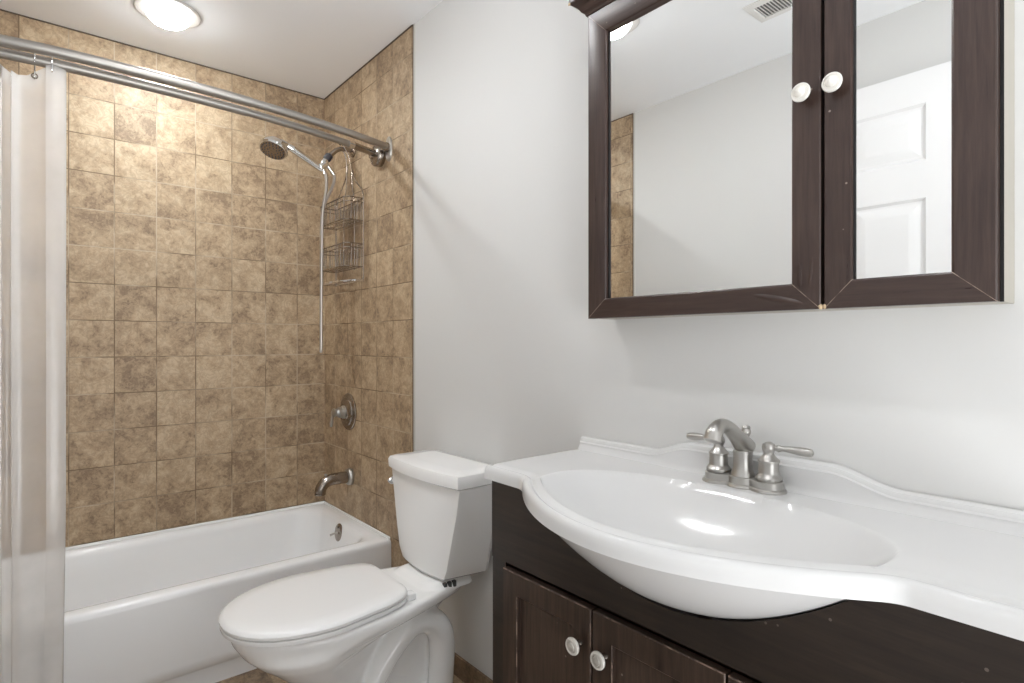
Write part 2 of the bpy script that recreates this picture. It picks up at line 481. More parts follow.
# white six panel door standing open against the left wall (seen in the mirror)
def six_panel_door():
    y0, y1, z0, z1, xf = 0.175, 0.985, 0.012, 2.150, -0.350
    st, mid = 0.105, 0.105
    pw = (y1 - y0 - 2 * st - mid) / 2
    cols = [(y0 + st, y0 + st + pw), (y1 - st - pw, y1 - st)]
    rows = [(0.22, 0.89), (1.04, 1.690), (1.825, 2.030)]
    ys = sorted({y0, y1, *[v for c in cols for v in c]})
    zs = sorted({z0, z1, *[v for r in rows for v in r]})
    bm = B()
    for a, b in zip(ys[:-1], ys[1:]):
        for c, d in zip(zs[:-1], zs[1:]):
            if any(abs(a - q[0]) < 1e-6 for q in cols) and any(abs(c - q[0]) < 1e-6 for q in rows):
                def rect(i, x): return [V(x, a + i, c + i), V(x, b - i, c + i), V(x, b - i, d - i), V(x, a + i, d - i)]
                loft(bm, [rect(0, xf), rect(0.010, xf - 0.009), rect(0.018, xf - 0.010), rect(0.050, xf - 0.001), rect(0.056, xf - 0.001)], False, True)
            else:
                bm.faces.new([bm.verts.new(p) for p in ((xf, a, c), (xf, b, c), (xf, b, d), (xf, a, d))])
    bk = XL + 0.003
    def rr(x): return [V(x, y0, z0), V(x, y1, z0), V(x, y1, z1), V(x, y0, z1)]
    loft(bm, [rr(xf), rr(bk)], False, True)
    d = struct('door_1', bm, 'door', angle=20)
    for z in (0.25, 1.05, 1.85):
        bm = B(); tube(bm, [(xf + 0.004, y0 - 0.004, z - 0.045), (xf + 0.004, y0 - 0.004, z + 0.045)], 0.006, 10)
        box(bm, XL + 0.003, xf, y0 - 0.003, y0, z - 0.045, z + 0.045)
        struct('hinge', bm, 'nickel', d)
    bm = B()
    lathe(bm, [(0.032, 0), (0.032, 0.004), (0.026, 0.008), (0.011, 0.012), (0.011, 0.03), (0.022, 0.036), (0.027, 0.05), (0.022, 0.062), (0.0, 0.065)], (xf, y1 - 0.06, 0.96), (1, 0, 0))
    struct('door_knob', bm, 'nickel', d)
six_panel_door()

# ================================================================== CEILING LAMPS AND VENT
def make_lamp(x, y, strength, col, label):
    t = thing('ceiling_lamp', label, 'ceiling light', (x, y, H), 'recessed ceiling lights in a row')
    bm = B()
    prof = [(0.078, 0), (0.108, 0), (0.110, -0.004), (0.106, -0.008), (0.098, -0.009), (0.090, -0.006), (0.080, -0.006), (0.078, -0.001)]
    rings = [[V(x + r * math.cos(2 * PI * k / 48), y + r * math.sin(2 * PI * k / 48), H + h) for k in range(48)] for r, h in prof]
    loft(bm, rings, False, False)
    obj('trim_ring', bm, 'lamp_ring', t)
    bm = B()
    lathe(bm, [(0.082, -0.002), (0.079, 0.012), (0.070, 0.028), (0.054, 0.042), (0.034, 0.051), (0.014, 0.055), (0.0, 0.0555)], (x, y, H), (0, 0, -1), 40)
    obj('glass_dome', bm, emit_mat('glowing glass', col, strength), t)
make_lamp(*LAMPS[0], 'glowing white dome light on the ceiling above the bathtub')
make_lamp(*LAMPS[1], 'glowing dome light seen at the top left corner of the mirror')
make_lamp(*LAMPS[2], 'glowing dome light on the ceiling above the camera, out of the frame')

def make_vent():
    x0, x1, y0, y1 = -0.062, 0.088, 0.80, 1.098
    t = thing('ceiling_vent', 'white louvred air vent in the ceiling, seen in the mirror', 'air vent', ((x0 + x1) / 2, (y0 + y1) / 2, H))
    bm = B()
    def r(i, z): return [V(x0 + i, y0 + i, z), V(x1 - i, y0 + i, z), V(x1 - i, y1 - i, z), V(x0 + i, y1 - i, z)]
    loft(bm, [r(0, H), r(0.002, H - 0.004), r(0.026, H - 0.008), r(0.030, H - 0.007), r(0.030, H)], False, False)
    obj('vent_frame', bm, 'vent', t, angle=20)
    bm = B(); box(bm, x0 + 0.029, x1 - 0.029, y0 + 0.029, y1 - 0.029, H - 0.0015, H); obj('duct', bm, 'vent_dark', t)
    k = 0
    y = y0 + 0.036
    while y < y1 - 0.034:
        bm = B()
        p = [V(x0 + 0.03, y - 0.004, H - 0.0072), V(x0 + 0.03, y + 0.004, H - 0.002), V(x0 + 0.03, y + 0.005, H - 0.0026), V(x0 + 0.03, y - 0.003, H - 0.0078)]
        loft(bm, [p, [q + V(x1 - x0 - 0.06, 0, 0) for q in p]])
        obj('slat', bm, 'vent', t, smooth_=False)
        y += 0.0118
make_vent()

# ================================================================== BATHTUB
def rrect(x0, x1, y0, y1, r, z, n=8):
    pts = []
    for cx, cy, a0 in ((x1 - r, y1 - r, 0), (x0 + r, y1 - r, 90), (x0 + r, y0 + r, 180), (x1 - r, y0 + r, 270)):
        for k in range(n + 1):
            a = math.radians(a0 + 90 * k / n)
            pts.append(V(cx + r * math.cos(a), cy + r * math.sin(a), z))
    return pts

def make_tub():
    t = thing('bathtub', 'white alcove bathtub with flat apron below the tiled wall', 'bathtub', (0.37, TUB_Y, 0))
    x0, x1, y0, y1 = XL + 0.0035, XR - 0.0035, TUB_Y, YB - 0.001
    bm = B()
    def ins(a, b, c, d, r, z): return rrect(x0 + a, x1 - b, y0 + c, y1 - d, r, z)
    rings = [ins(0, 0, 0.012, 0, 0.004, 0.0), ins(0, 0, 0.012, 0, 0.004, 0.058), ins(0, 0, 0.010, 0, 0.004, 0.064), ins(0, 0, 0.001, 0, 0.004, 0.072),
             ins(0, 0, 0.000, 0, 0.004, 0.10), ins(0, 0, 0, 0, 0.004, RIM - 0.022),
             ins(0, 0, 0.002, 0, 0.004, RIM - 0.010), ins(0, 0, 0.007, 0, 0.005, RIM - 0.003), ins(0.0, 0.0, 0.014, 0.0, 0.008, RIM),
             ins(0.030, 0.030, 0.046, 0.022, 0.06, RIM + 0.001), ins(0.052, 0.056, 0.060, 0.038, 0.09, RIM - 0.002),
             ins(0.060, 0.066, 0.068, 0.046, 0.10, RIM - 0.010), ins(0.070, 0.074, 0.075, 0.052, 0.11, RIM - 0.030),
             ins(0.110, 0.092, 0.092, 0.066, 0.12, 0.20), ins(0.170, 0.115, 0.112, 0.086, 0.12, 0.10),
             ins(0.205, 0.140, 0.130, 0.108, 0.11, 0.062), ins(0.26, 0.19, 0.17, 0.15, 0.08, 0.050)]
    loft(bm, rings, True, True)
    obj('tub_body', bm, 'tub', t, angle=50)
    # upstand that the tiles sit on along the three walls
    bm = B()
    h0, h1 = RIM - 0.004, RIM + 0.009
    box(bm, x0, x1, y1 - 0.012, y1, h0, h1, 0.004, 3)
    box(bm, x1 - 0.008, x1, y0 + 0.008, y1, h0, h1, 0.004, 3)
    box(bm, x0, x0 + 0.008, y0 + 0.008, y1, h0, h1, 0.004, 3)
    obj('tile_flange', bm, 'tub', t)
    # overflow plate with trip lever on the drain end
    ov = V(1.0680, 2.520, 0.300); nrm = V(-0.98, 0, 0.13)
    bm = B()
    lathe(bm, [(0.040, -0.004), (0.041, 0.002), (0.038, 0.006), (0.030, 0.009), (0.0, 0.010)], ov, nrm, 32)
    for dz in (0.026, -0.026):
        lathe(bm, [(0.005, 0.006), (0.005, 0.012), (0.0, 0.0125)], ov + V(0, 0, dz), nrm, 10)
    pl = obj('overflow_plate', bm, 'nickel_dark', t)
    bm = B()
    tube(bm, [ov + nrm * 0.008, ov + nrm * 0.02 + V(0, 0, -0.001), ov + nrm * 0.043 + V(0, 0.006, -0.010)], [0.006, 0.0045, 0.0055], 10)
    obj('trip_lever', bm, 'nickel', pl)
    bm = B(); lathe(bm, [(0.036, 0), (0.036, 0.003), (0.026, 0.004), (0.024, 0.001), (0.0, 0.001)], (0.80, 2.515, 0.0505), (0, 0, 1)); obj('drain', bm, 'nickel', t)
make_tub()

# ================================================================== TUB SPOUT AND VALVE
XT = XR - 0.003
def make_spout():
    y, z = 2.555, 0.540
    t = thing('tub_spout', 'curved brushed nickel tub spout low on the tiled end wall', 'spout', (XT, y, z))
    bm = B(); lathe(bm, [(0.038, 0), (0.040, 0.006), (0.038, 0.016), (0.033, 0.022), (0.028, 0.024)], (XT, y, z), (-1, 0, 0)); obj('flange', bm, 'nickel', t)
    bm = B()
    path = spline([(XT - 0.015, y, z), (XT - 0.05, y, z + 0.001), (XT - 0.095, y, z), (XT - 0.125, y, z - 0.010), (XT - 0.144, y, z - 0.034), (XT - 0.148, y, z - 0.056)], 6)
    n = len(path)
    vr = tube(bm, path, [0.0275 - 0.003 * i / n for i in range(n)], 20)
    lathe(bm, [(0.0245, 0), (0.0245, 0.006), (0.019, 0.0065)], path[-1], (0, 0, -1), 20)
    obj('spout_body', bm, 'nickel_dark', t)
    bm = B(); lathe(bm, [(0.004, 0), (0.004, 0.012), (0.007, 0.014), (0.007, 0.019), (0.0, 0.021)], (XT - 0.122, y, z + 0.010), (0, 0, 1), 14); obj('diverter_knob', bm, 'nickel', t)
make_spout()

def make_valve():
    y, z = 2.580, 0.842
    t = thing('shower_valve', 'round brushed nickel shower valve with lever handle on the tiles', 'shower valve', (XT, y, z))
    bm = B()
    lathe(bm, [(0.086, 0), (0.087, 0.004), (0.083, 0.008), (0.066, 0.011), (0.062, 0.016), (0.040, 0.020), (0.036, 0.024), (0.0, 0.024)], (XT, y, z), (-1, 0, 0), 44)
    obj('escutcheon', bm, 'nickel_dark', t)
    bm = B()
    lathe(bm, [(0.030, 0.02), (0.031, 0.030), (0.026, 0.036), (0.025, 0.050), (0.020, 0.054), (0.017, 0.066), (0.021, 0.070), (0.021, 0.076), (0.012, 0.082), (0.0, 0.083)], (XT, y, z), (-1, 0, 0))
    obj('handle_hub', bm, 'nickel', t)
    bm = B()
    tube(bm, [V(XT - 0.074, y + 0.004, z), V(XT - 0.078, y + 0.010, z - 0.020), V(XT - 0.080, y + 0.013, z - 0.050), V(XT - 0.081, y + 0.014, z - 0.066)], [0.0075, 0.006, 0.0085, 0.006], 14)
    obj('lever', bm, 'nickel', t)
make_valve()

# ================================================================== SHOWER HEAD
YA = 2.53
def make_shower():
    t = thing('hand_shower', 'chrome hand shower on a curved arm with a long hanging hose', 'shower head', (XT, YA, 2.06))
    bm = B(); lathe(bm, [(0.030, 0), (0.030, 0.003), (0.018, 0.012), (0.012, 0.014)], (XT, YA, 2.062), (-1, 0, 0)); obj('arm_flange', bm, 'nickel_dark', t)
    bm = B(); tube(bm, spline([(XT - 0.002, YA, 2.062), (1.094, YA, 2.061), (1.065, YA, 2.052), (1.044, YA, 2.034), (1.024, YA, 2.013)]), 0.0105, 14); obj('shower_arm', bm, 'nickel_dark', t)
    ax = V(-0.55, 0, -0.83).normalized()
    bm = B(); lathe(bm, [(0.013, -0.002), (0.017, 0.002), (0.0175, 0.024), (0.014, 0.030)], (1.026, YA, 2.018), ax, 20); obj('dark_collar', bm, 'rubber', t)
    bm = B()
    lathe(bm, [(0.013, 0), (0.016, 0.006), (0.016, 0.020), (0.012, 0.030), (0.0, 0.032)], (1.010, YA, 1.993), ax, 18)
    tube(bm, [(1.004, YA - 0.004, 1.972), (0.982, YA - 0.006, 1.953)], [0.017, 0.0165], 16)
    obj('holder', bm, 'chrome', t)
    bm = B()
    hp = spline([(0.992, YA, 1.946), (0.970, YA, 1.957), (0.92, YA, 1.981), (0.865, YA, 2.008), (0.835, YA, 2.020)], 5)
    tube(bm, hp, [interp([(0, 0.012), (0.15, 0.0135), (0.5, 0.0145), (0.8, 0.0155), (1, 0.0135)], i / (len(hp) - 1)) for i in range(len(hp))], 16)
    obj('handle', bm, 'chrome', t)
    # head: a tilted dome, spray face looking down to the left
    fn = V(-0.36, -0.25, -0.90).normalized()
    c = V(0.780, YA, 1.994)
    bm = B(); lathe(bm, [(0.0, -0.046), (0.020, -0.045), (0.036, -0.038), (0.050, -0.024), (0.058, -0.008), (0.060, 0.002), (0.057, 0.008), (0.050, 0.010)], c, fn, 32)
    tube(bm, [V(0.838, YA, 2.019), V(0.815, YA, 2.024), V(0.790, YA, 2.020)], [0.0135, 0.019, 0.022], 14)
    obj('shower_head', bm, 'chrome', t)
    bm = B(); lathe(bm, [(0.052, 0.007), (0.052, 0.011), (0.040, 0.012), (0.030, 0.0135), (0.0, 0.014)], c, fn, 28)
    f = obj('spray_face', bm, 'nickel_dark', t)
    a, b = frame_from(fn)
    bm = B()
    for rr_, n in ((0.020, 8), (0.033, 14), (0.045, 20)):
        for k in range(n):
            p = c + fn * 0.0105 + (a * math.cos(2 * PI * k / n) + b * math.sin(2 * PI * k / n)) * rr_
            lathe(bm, [(0.003, 0), (0.0022, 0.005), (0, 0.0052)], p, fn, 6)
    o = obj('nozzles', bm, 'rubber', f); o['kind'] = 'stuff'
    bm = B()
    hose = spline([(0.994, YA - 0.004, 1.950), (1.005, YA - 0.010, 1.915), (1.006, YA - 0.012, 1.860), (0.993, YA - 0.014, 1.79), (0.986, YA - 0.014, 1.70), (0.983, YA - 0.012, 1.40), (0.983, YA - 0.010, 1.16),
                   (0.985, YA - 0.002, 1.132), (0.989, YA + 0.006, 1.16), (0.990, YA + 0.006, 1.40), (0.990, YA + 0.004, 1.70), (1.002, YA + 0.002, 1.79), (1.036, YA, 1.87), (1.048, YA, 1.915), (1.040, YA, 1.942), (1.014, YA, 1.972)], 7)
    tube(bm, hose, 0.0068, 10)
    obj('hose', bm, 'hose', t)
    bm = B()
    tube(bm, [(1.012, YA, 1.974), (1.046, YA, 1.934)], 0.0095, 12)
    tube(bm, [(0.992, YA, 1.955), (1.001, YA - 0.006, 1.925)], 0.0095, 12)
    obj('hose_nut', bm, 'chrome', t)
make_shower()

# ================================================================== SHOWER CADDY
def make_caddy():
    yc, hw, xb, xf = 2.528, 0.150, 1.118, 1.035
    t = thing('shower_caddy', 'wire shower caddy with two baskets hanging from the shower arm', 'shower caddy', (xb, yc, 2.03))
    r = 0.0021
    bm = B()
    for s in (-1, 1):
        tube(bm, spline([(1.080, yc + s * 0.012, 2.078), (xb - 0.01, yc + s * 0.014, 2.03), (xb, yc + s * 0.028, 1.96), (xb, yc + s * 0.075, 1.90), (xb, yc + s * 0.138, 1.845), (xb, yc + s * hw, 1.79), (xb, yc + s * hw, 1.62), (xb, yc + s * hw, 1.44)]), 0.003, 8)
        tube(bm, spline([(xb, yc + s * 0.028, 1.96), (xb, yc + s * 0.035, 1.88), (xb, yc + s * 0.055, 1.80), (xb, yc + s * 0.058, 1.50)]), r, 6)
    tube(bm, spline([(1.080, yc - 0.012, 2.078), (1.075, yc, 2.084), (1.080, yc + 0.012, 2.078)]), 0.004, 8)
    obj('hanger_frame', bm, 'nickel_dark', t)
    for zt, zb in ((1.808, 1.712), (1.606, 1.506)):
        bm = B()
        def loop(z, k=0.0):
            return [V(x, y, z) for x, y in ((xb, yc - hw + k), (xf + 0.02, yc - hw + k), (xf, yc - hw + 0.02 + k), (xf, yc + hw - 0.02 - k), (xf + 0.02, yc + hw - k), (xb, yc + hw - k))]
        for z, k in ((zt, 0), (zt - 0.018, 0.0), (zb, 0.008)): ring_tube(bm, loop(z, k), r if z < zt else 0.003, 8)
        for i in range(9):
            y = yc - hw + 0.02 + i * (2 * hw - 0.04) / 8
            tube(bm, [(xf, y, zt), (xf + 0.004, y, zb), (xb - 0.002, y, zb), (xb, y, zt)], r * 0.8, 6)
        for s in (-1, 1):
            for x in (xf + 0.028, xf + 0.055):
                tube(bm, [(x, yc + s * hw, zt), (x, yc + s * (hw - 0.008), zb)], r * 0.8, 6)
        for x in (xf + 0.028, xf + 0.055): tube(bm, [(x, yc - hw + 0.01, zb), (x, yc + hw - 0.01, zb)], r * 0.8, 6)
        obj('wire_basket', bm, 'nickel_dark', t)
    bm = B()
    tube(bm, spline([(xb, yc - hw, 1.446), (xf + 0.03, yc - hw + 0.01, 1.442), (xf - 0.015, yc - 0.07, 1.438), (xf - 0.02, yc, 1.437), (xf - 0.015, yc + 0.07, 1.438), (xf + 0.03, yc + hw - 0.01, 1.442), (xb, yc + hw, 1.446)]), 0.0052, 8)
    tube(bm, [(xb, yc - hw, 1.446), (xb, yc + hw, 1.446)], 0.003, 8)
    obj('towel_bar', bm, 'chrome', t)
make_caddy()

# ================================================================== DOUBLE CURTAIN ROD
def rod_y(kind, x):
    u = abs(x - 0.2)
    if kind == 'outer': return 2.052 + (0.144 if x > 0.2 else 0.52) * u ** 2.4
    return 2.100 + (0.170 if x > 0.2 else 0.35) * u ** 2.3
RZ = {'outer': 1.985, 'inner': 1.968}
def make_rods():
    t = thing('curtain_rod', 'double curved brushed steel curtain rod across the bathtub', 'curtain rod', (0.375, 2.1, 1.985))
    for kind, rad in (('outer', 0.0140), ('inner', 0.0130)):
        xs = [XL + 0.012 + (XR - XL - 0.024) * i / 40 for i in range(41)]
        bm = B(); tube(bm, [(x, rod_y(kind, x), RZ[kind]) for x in xs], rad, 16)
        o = obj('rod', bm, 'rod', t)
        # thicker telescoping sleeve over the left two thirds
        bm = B(); tube(bm, [(x, rod_y(kind, x), RZ[kind]) for x in xs if x < 0.60], rad + 0.0016, 16)
        obj('rod_sleeve', bm, 'rod', o)
    for s, x in ((-1, XR - 0.003), (1, XL + 0.003)):
        yo, yi = rod_y('outer', x), rod_y('inner', x)
        # oval wall plate with a pivot socket for the outer rod
        bm = B()
        def oval(h, k): return [V(x + s * h, yo + 0.026 * k * math.cos(2 * PI * i / 32), RZ['outer'] - 0.006 + 0.052 * k * math.sin(2 * PI * i / 32)) for i in range(32)]
        loft(bm, [oval(0, 1), oval(0.004, 1), oval(0.007, 0.93), oval(0.008, 0.80)])
        obj('wall_plate', bm, 'nickel', t)
        bm = B(); lathe(bm, [(0.020, 0.006), (0.020, 0.012), (0.0175, 0.030), (0.0160, 0.034)], (x, yo, RZ['outer']), (s, 0, 0), 24); obj('socket', bm, 'nickel_dark', t)
        # round cup for the inner rod
        bm = B(); lathe(bm, [(0.042, 0), (0.045, 0.010), (0.045, 0.026), (0.041, 0.033), (0.036, 0.036), (0.028, 0.038), (0.019, 0.042), (0.017, 0.052)], (x, yi, RZ['inner'] - 0.004), (s, 0, 0), 32); obj('end_cup', bm, 'nickel_dark', t)
        bm = B()
        d = V(s, -0.40, 0)
        p = V(x + s * 0.150, rod_y('inner', x + s * 0.150), RZ['inner'])
        q = V(x + s * 0.175, rod_y('inner', x + s * 0.175), RZ['inner'])
        tube(bm, [p, q], 0.0150, 16); obj('sleeve_ring', bm, 'chrome', t)
        bm = B(); tube(bm, [V(x + s * k, rod_y('inner', x + s * k), RZ['inner']) for k in (0.04, 0.09, 0.150)], 0.0145, 16); obj('end_sleeve', bm, 'nickel_dark', t)
make_rods()

# ================================================================== SHOWER CURTAIN AND HOOKS
def make_curtain():
    # plan of the folded sheet, right edge doubled back on itself
    plan = []
    x = -0.285
    k = 0
    while x < -0.10:
        plan.append((x, 2.112 + (0.030 if k % 2 else -0.022))); x += 0.022; k += 1
    plan += [(-0.090, 2.088), (-0.066, 2.112), (-0.044, 2.110), (-0.034, 2.103), (-0.046, 2.095), (-0.052, 2.089), (-0.034, 2.085), (-0.010, 2.092), (0.012, 2.101), (0.036, 2.107), (0.060, 2.104), (0.0685, 2.097), (0.060, 2.090), (0.040, 2.087), (0.022, 2.087)]
    pl = spline([V(a, b, 0) for a, b in plan], 5)
    zb = 0.045
    hooks = (-0.26, -0.19, -0.11, -0.002, 0.036)
    def ztop(x):
        d = min(abs(x - h) for h in hooks)
        if x > -0.08: return interp([(-0.08, 1.936), (-0.06, 1.922), (-0.038, 1.906), (-0.018, 1.911), (0.0, 1.930), (0.02, 1.950), (0.035, 1.957), (0.068, 1.953)], x)
        return 1.946 - 0.040 * smooth(d / 0.045)
    NZ = 40
    bm = B()
    rows = []
    for j in range(NZ + 1):
        v = j / NZ
        row = []
        for i, p in enumerate(pl):
            zt = ztop(p.x)
            z = zt + (zb - zt) * v
            amp = 1 + (0.25 * math.sin(v * 2.2 + i * 0.3) * v if p.x < -0.1 else 0.0)
            yy = 2.103 + (p.y - 2.103) * amp
            xx = p.x + 0.002 * math.sin(v * 5 + i * 0.15) * v - 0.009 * smooth((v - 0.6) / 0.4) * smooth((p.x + 0.05) / 0.11)
            yy -= 0.006 * v
            row.append(bm.verts.new((xx, yy, z)))
        rows.append(row)
    for a, b in zip(rows[:-1], rows[1:]):
        for i in range(len(a) - 1): bm.faces.new((a[i], a[i + 1], b[i + 1], b[i]))
    t = thing('shower_curtain', 'bunched translucent white vinyl shower curtain at the left of the bathtub', 'shower curtain', (-0.15, 2.1, 0.045))
    obj('curtain_sheet', bm, 'curtain', t, angle=180)
    # reinforced top hem
    bm = B()
    rows = []
    for z_off in (0.0, -0.038):
        rows.append([bm.verts.new((p.x, p.y - 0.0015, ztop(p.x) + z_off)) for p in pl])
    for i in range(len(pl) - 1): bm.faces.new((rows[0][i], rows[0][i + 1], rows[1][i + 1], rows[1][i]))
    obj('top_hem', bm, 'curtain', t, angle=180)
    def yat(x):
        c = [p for p in pl if abs(p.x - x) < 0.02]
        return min(p.y for p in c) if c else 2.09
    for h in hooks[:4]:
        c = V(h, yat(h) - 0.003, ztop(h) - 0.014)
        bm = B(); ring_tube(bm, [c + V(0.0065 * math.cos(2 * PI * k / 16), 0, 0.0065 * math.sin(2 * PI * k / 16)) for k in range(16)], 0.0018, 6)
        obj('grommet', bm, 'nickel_dark', t)
    labels = ['steel curtain hook nearest the left wall', 'steel curtain hook second from the left wall', 'steel curtain hook just outside the left edge of the photo',
              'steel curtain hook with a visible eyelet on the curtain edge', 'rightmost steel curtain hook on the inner rod']
    for h, lb in zip(hooks, labels):
        yr = rod_y('inner', h); zr = RZ['inner']
        bm = B()
        y2 = yat(h) - 0.004; z2 = ztop(h) - 0.016
        pts = [(h, yr - 0.012, zr - 0.010), (h, yr - 0.018, zr + 0.004), (h, yr - 0.010, zr + 0.017), (h, yr + 0.006, zr + 0.018), (h, yr + 0.017, zr + 0.004), (h, yr + 0.010, zr - 0.018), (h, y2 + 0.010, z2 + 0.012), (h, y2 + 0.003, z2 - 0.006), (h, y2 - 0.006, z2 - 0.002), (h, y2 - 0.005, z2 + 0.014)]
        tube(bm, spline([V(*p) for p in pts], 5), 0.0017, 6)
        tag(obj('curtain_hook', bm, 'chrome'), lb, 'curtain hook', 'shower curtain hooks')
make_curtain()

# ================================================================== TOILET
YT = 1.610
YTK = 1.602      # centre of the tank
def make_toilet():
    t = thing('toilet', 'white two piece toilet with closed lid between bathtub and vanity', 'toilet', (0.75, YT, 0))
    # ---- bowl, pedestal and rear shelf: one china casting
    def egg(xn, xr, w, wr, z, xt=None, n=40, p=2.25):
        """outline: nose at xn, rear at xr, half width w (widest point) and wr at the rear"""
        xm = xn + (xr - xn) * 0.42 if xt is None else max(0.60, xn + 0.10)
        xe = xr if xt is None else xt
        pts = []
        for k in range(n):
            a = 2 * PI * k / n
            ca, sa = math.cos(a), math.sin(a)
            if ca < 0:      # towards the nose
                x = xm - (xm - xn) * abs(ca) ** (2 / p)
                y = w * math.copysign(abs(sa) ** (2 / p), sa)
            else:
                q = 3.6
                x = xm + (xr - xm) * abs(ca) ** (2 / q)
                ww = w + (wr - w) * smooth((x - xm) / (xe - xm))
                y = ww * math.copysign(abs(sa) ** (2 / q), sa)
            pts.append(V(x, YT + y, z))
        return pts
    bm = B()
    rings = [egg(0.600, 1.050, 0.100, 0.098, 0.0), egg(0.596, 1.052, 0.102, 0.100, 0.012), egg(0.604, 1.040, 0.094, 0.060, 0.05), egg(0.606, 1.00, 0.086, 0.034, 0.10, 0.80), egg(0.588, 0.985, 0.088, 0.032, 0.15, 0.80),
             egg(0.566, 0.985, 0.098, 0.032, 0.20, 0.80), egg(0.524, 0.99, 0.120, 0.034, 0.25, 0.82), egg(0.470, 1.01, 0.147, 0.040, 0.30, 0.84), egg(0.438, 1.03, 0.163, 0.052, 0.325, 0.88), egg(0.412, 1.055, 0.173, 0.085, 0.350, 1.0),
             egg(0.394, 1.082, 0.182, 0.122, 0.378), egg(0.388, 1.090, 0.186, 0.130, 0.398), egg(0.391, 1.088, 0.184, 0.128, 0.408), egg(0.400, 1.082, 0.178, 0.122, 0.4135)]
    loft(bm, rings, True, True)
    for s in (-1, 1):
        yo = YT + s * 0.066
        pth = spline([(0.690, YT + s * 0.058, 0.090), (0.745, yo, 0.165), (0.810, yo, 0.250), (0.880, yo, 0.308), (0.945, yo, 0.304), (0.985, yo, 0.255), (0.993, yo, 0.19), (0.988, yo, 0.10), (0.975, YT + s * 0.074, 0.0)], 6)
        tube(bm, pth, [interp([(0, 0.032), (0.3, 0.037), (0.6, 0.042), (1, 0.040)], i / (len(pth) - 1)) for i in range(len(pth))], 18)
        pth = spline([(0.64, YT + s * 0.085, 0.0), (0.72, YT + s * 0.088, 0.028), (0.84, YT + s * 0.088, 0.045), (0.93, YT + s * 0.082, 0.050), (0.99, YT + s * 0.07, 0.05)], 6)
        tube(bm, pth, 0.030, 14)
    # raised saddle under the tank
    rings = []
    for x0_, x1_, w_, z in ((0.885, 1.092, 0.122, 0.398), (0.905, 1.089, 0.116, 0.413), (0.925, 1.085, 0.106, 0.424), (0.935, 1.080, 0.098, 0.4262)):
        rings.append(rrect(x0_, x1_, YT - w_, YT + w_, 0.035, z, 5))
    loft(bm, rings)
    for f in bm.faces:
        for v in f.verts:
            if v.co.z < 0: v.co.z = 0.0
    body = obj('bowl', bm, 'porcelain', t, angle=60)
    rm = body.modifiers.new('fuse', 'REMESH'); rm.mode = 'VOXEL'; rm.voxel_size = 0.006; rm.use_smooth_shade = True
    sm = body.modifiers.new('soften', 'SMOOTH'); sm.factor = 0.5; sm.iterations = 5
    # ---- seat and lid
    def seat_outline(grow, z, n=56):
        xn, xr, w, wr = 0.366 - grow, 0.842 + grow * 0.3, 0.193 + grow, 0.145 + grow
        xm = 0.615
        pts = []
        for k in range(n):
            a = 2 * PI * k / n
            ca, sa = math.cos(a), math.sin(a)
            if ca < 0:
                x = xm - (xm - xn) * abs(ca) ** (2 / 2.15); y = w * math.copysign(abs(sa) ** (2 / 2.15), sa)
            else:
                q = 9.0
                x = xm + (xr - xm) * abs(ca) ** (2 / q)
                u = (x - xm) / (xr - xm)
                y = (w + (wr - w) * u ** 1.7) * math.copysign(abs(sa) ** (2 / q), sa)
            pts.append(V(x, YT + y, z))
        return pts
    bm = B(); loft(bm, [seat_outline(-0.006, 0.4168), seat_outline(-0.002, 0.4190), seat_outline(-0.001, 0.4275), seat_outline(-0.003, 0.4293)]); obj('seat', bm, 'seat', t, angle=40)
    bm = B(); loft(bm, [seat_outline(-0.003, 0.4322), seat_outline(0.000, 0.4345), seat_outline(0.001, 0.442), seat_outline(-0.003, 0.448), seat_outline(-0.012, 0.4520), seat_outline(-0.05, 0.4545), seat_outline(-0.10, 0.455)]); obj('lid', bm, 'seat', t, angle=40)
    for s in (-1, 1):
        bm = B(); box(bm, 0.834, 0.862, YT + s * 0.118 - 0.016, YT + s * 0.118 + 0.016, 0.4125, 0.434, 0.006, 3); obj('hinge', bm, 'seat', t)
    # ---- tank
    def tank_ring(z, wf, wb, xf, bow, xb=1.126):
        YTK_ = YTK + 0.018 * smooth((0.735 - z) / 0.3)      # the foot of the tank sits a little off its lid
        pts = []
        n = 14
        for k in range(n + 1):
            u = -1 + 2 * k / n
            pts.append(V(xf - bow * (1 - u * u), YTK_ - u * wf, z))
        # near corner rounding towards the back
        pts.append(V(xf + 0.010, YTK_ - wf - 0.004, z))
        pts.append(V(xb - 0.02, YTK_ - wb, z)); pts.append(V(xb, YTK_ - wb + 0.012, z))
        pts.append(V(xb, YTK_ + wb - 0.012, z)); pts.append(V(xb - 0.02, YTK_ + wb, z))
        pts.append(V(xf + 0.010, YTK_ + wf + 0.004, z))
        return pts
    bm = B()
    loft(bm, [tank_ring(0.4265, 0.092, 0.115, 0.985, 0.012, 1.10), tank_ring(0.430, 0.114, 0.140, 0.972, 0.014, 1.118), tank_ring(0.439, 0.128, 0.155, 0.966, 0.016), tank_ring(0.470, 0.146, 0.163, 0.964, 0.018),
              tank_ring(0.55, 0.167, 0.178, 0.962, 0.020), tank_ring(0.65, 0.191, 0.194, 0.960, 0.021), tank_ring(0.728, 0.207, 0.207, 0.958, 0.022), tank_ring(0.735, 0.205, 0.205, 0.960, 0.022)])
    obj('tank', bm, 'porcelain', t, angle=24)
    bm = B()
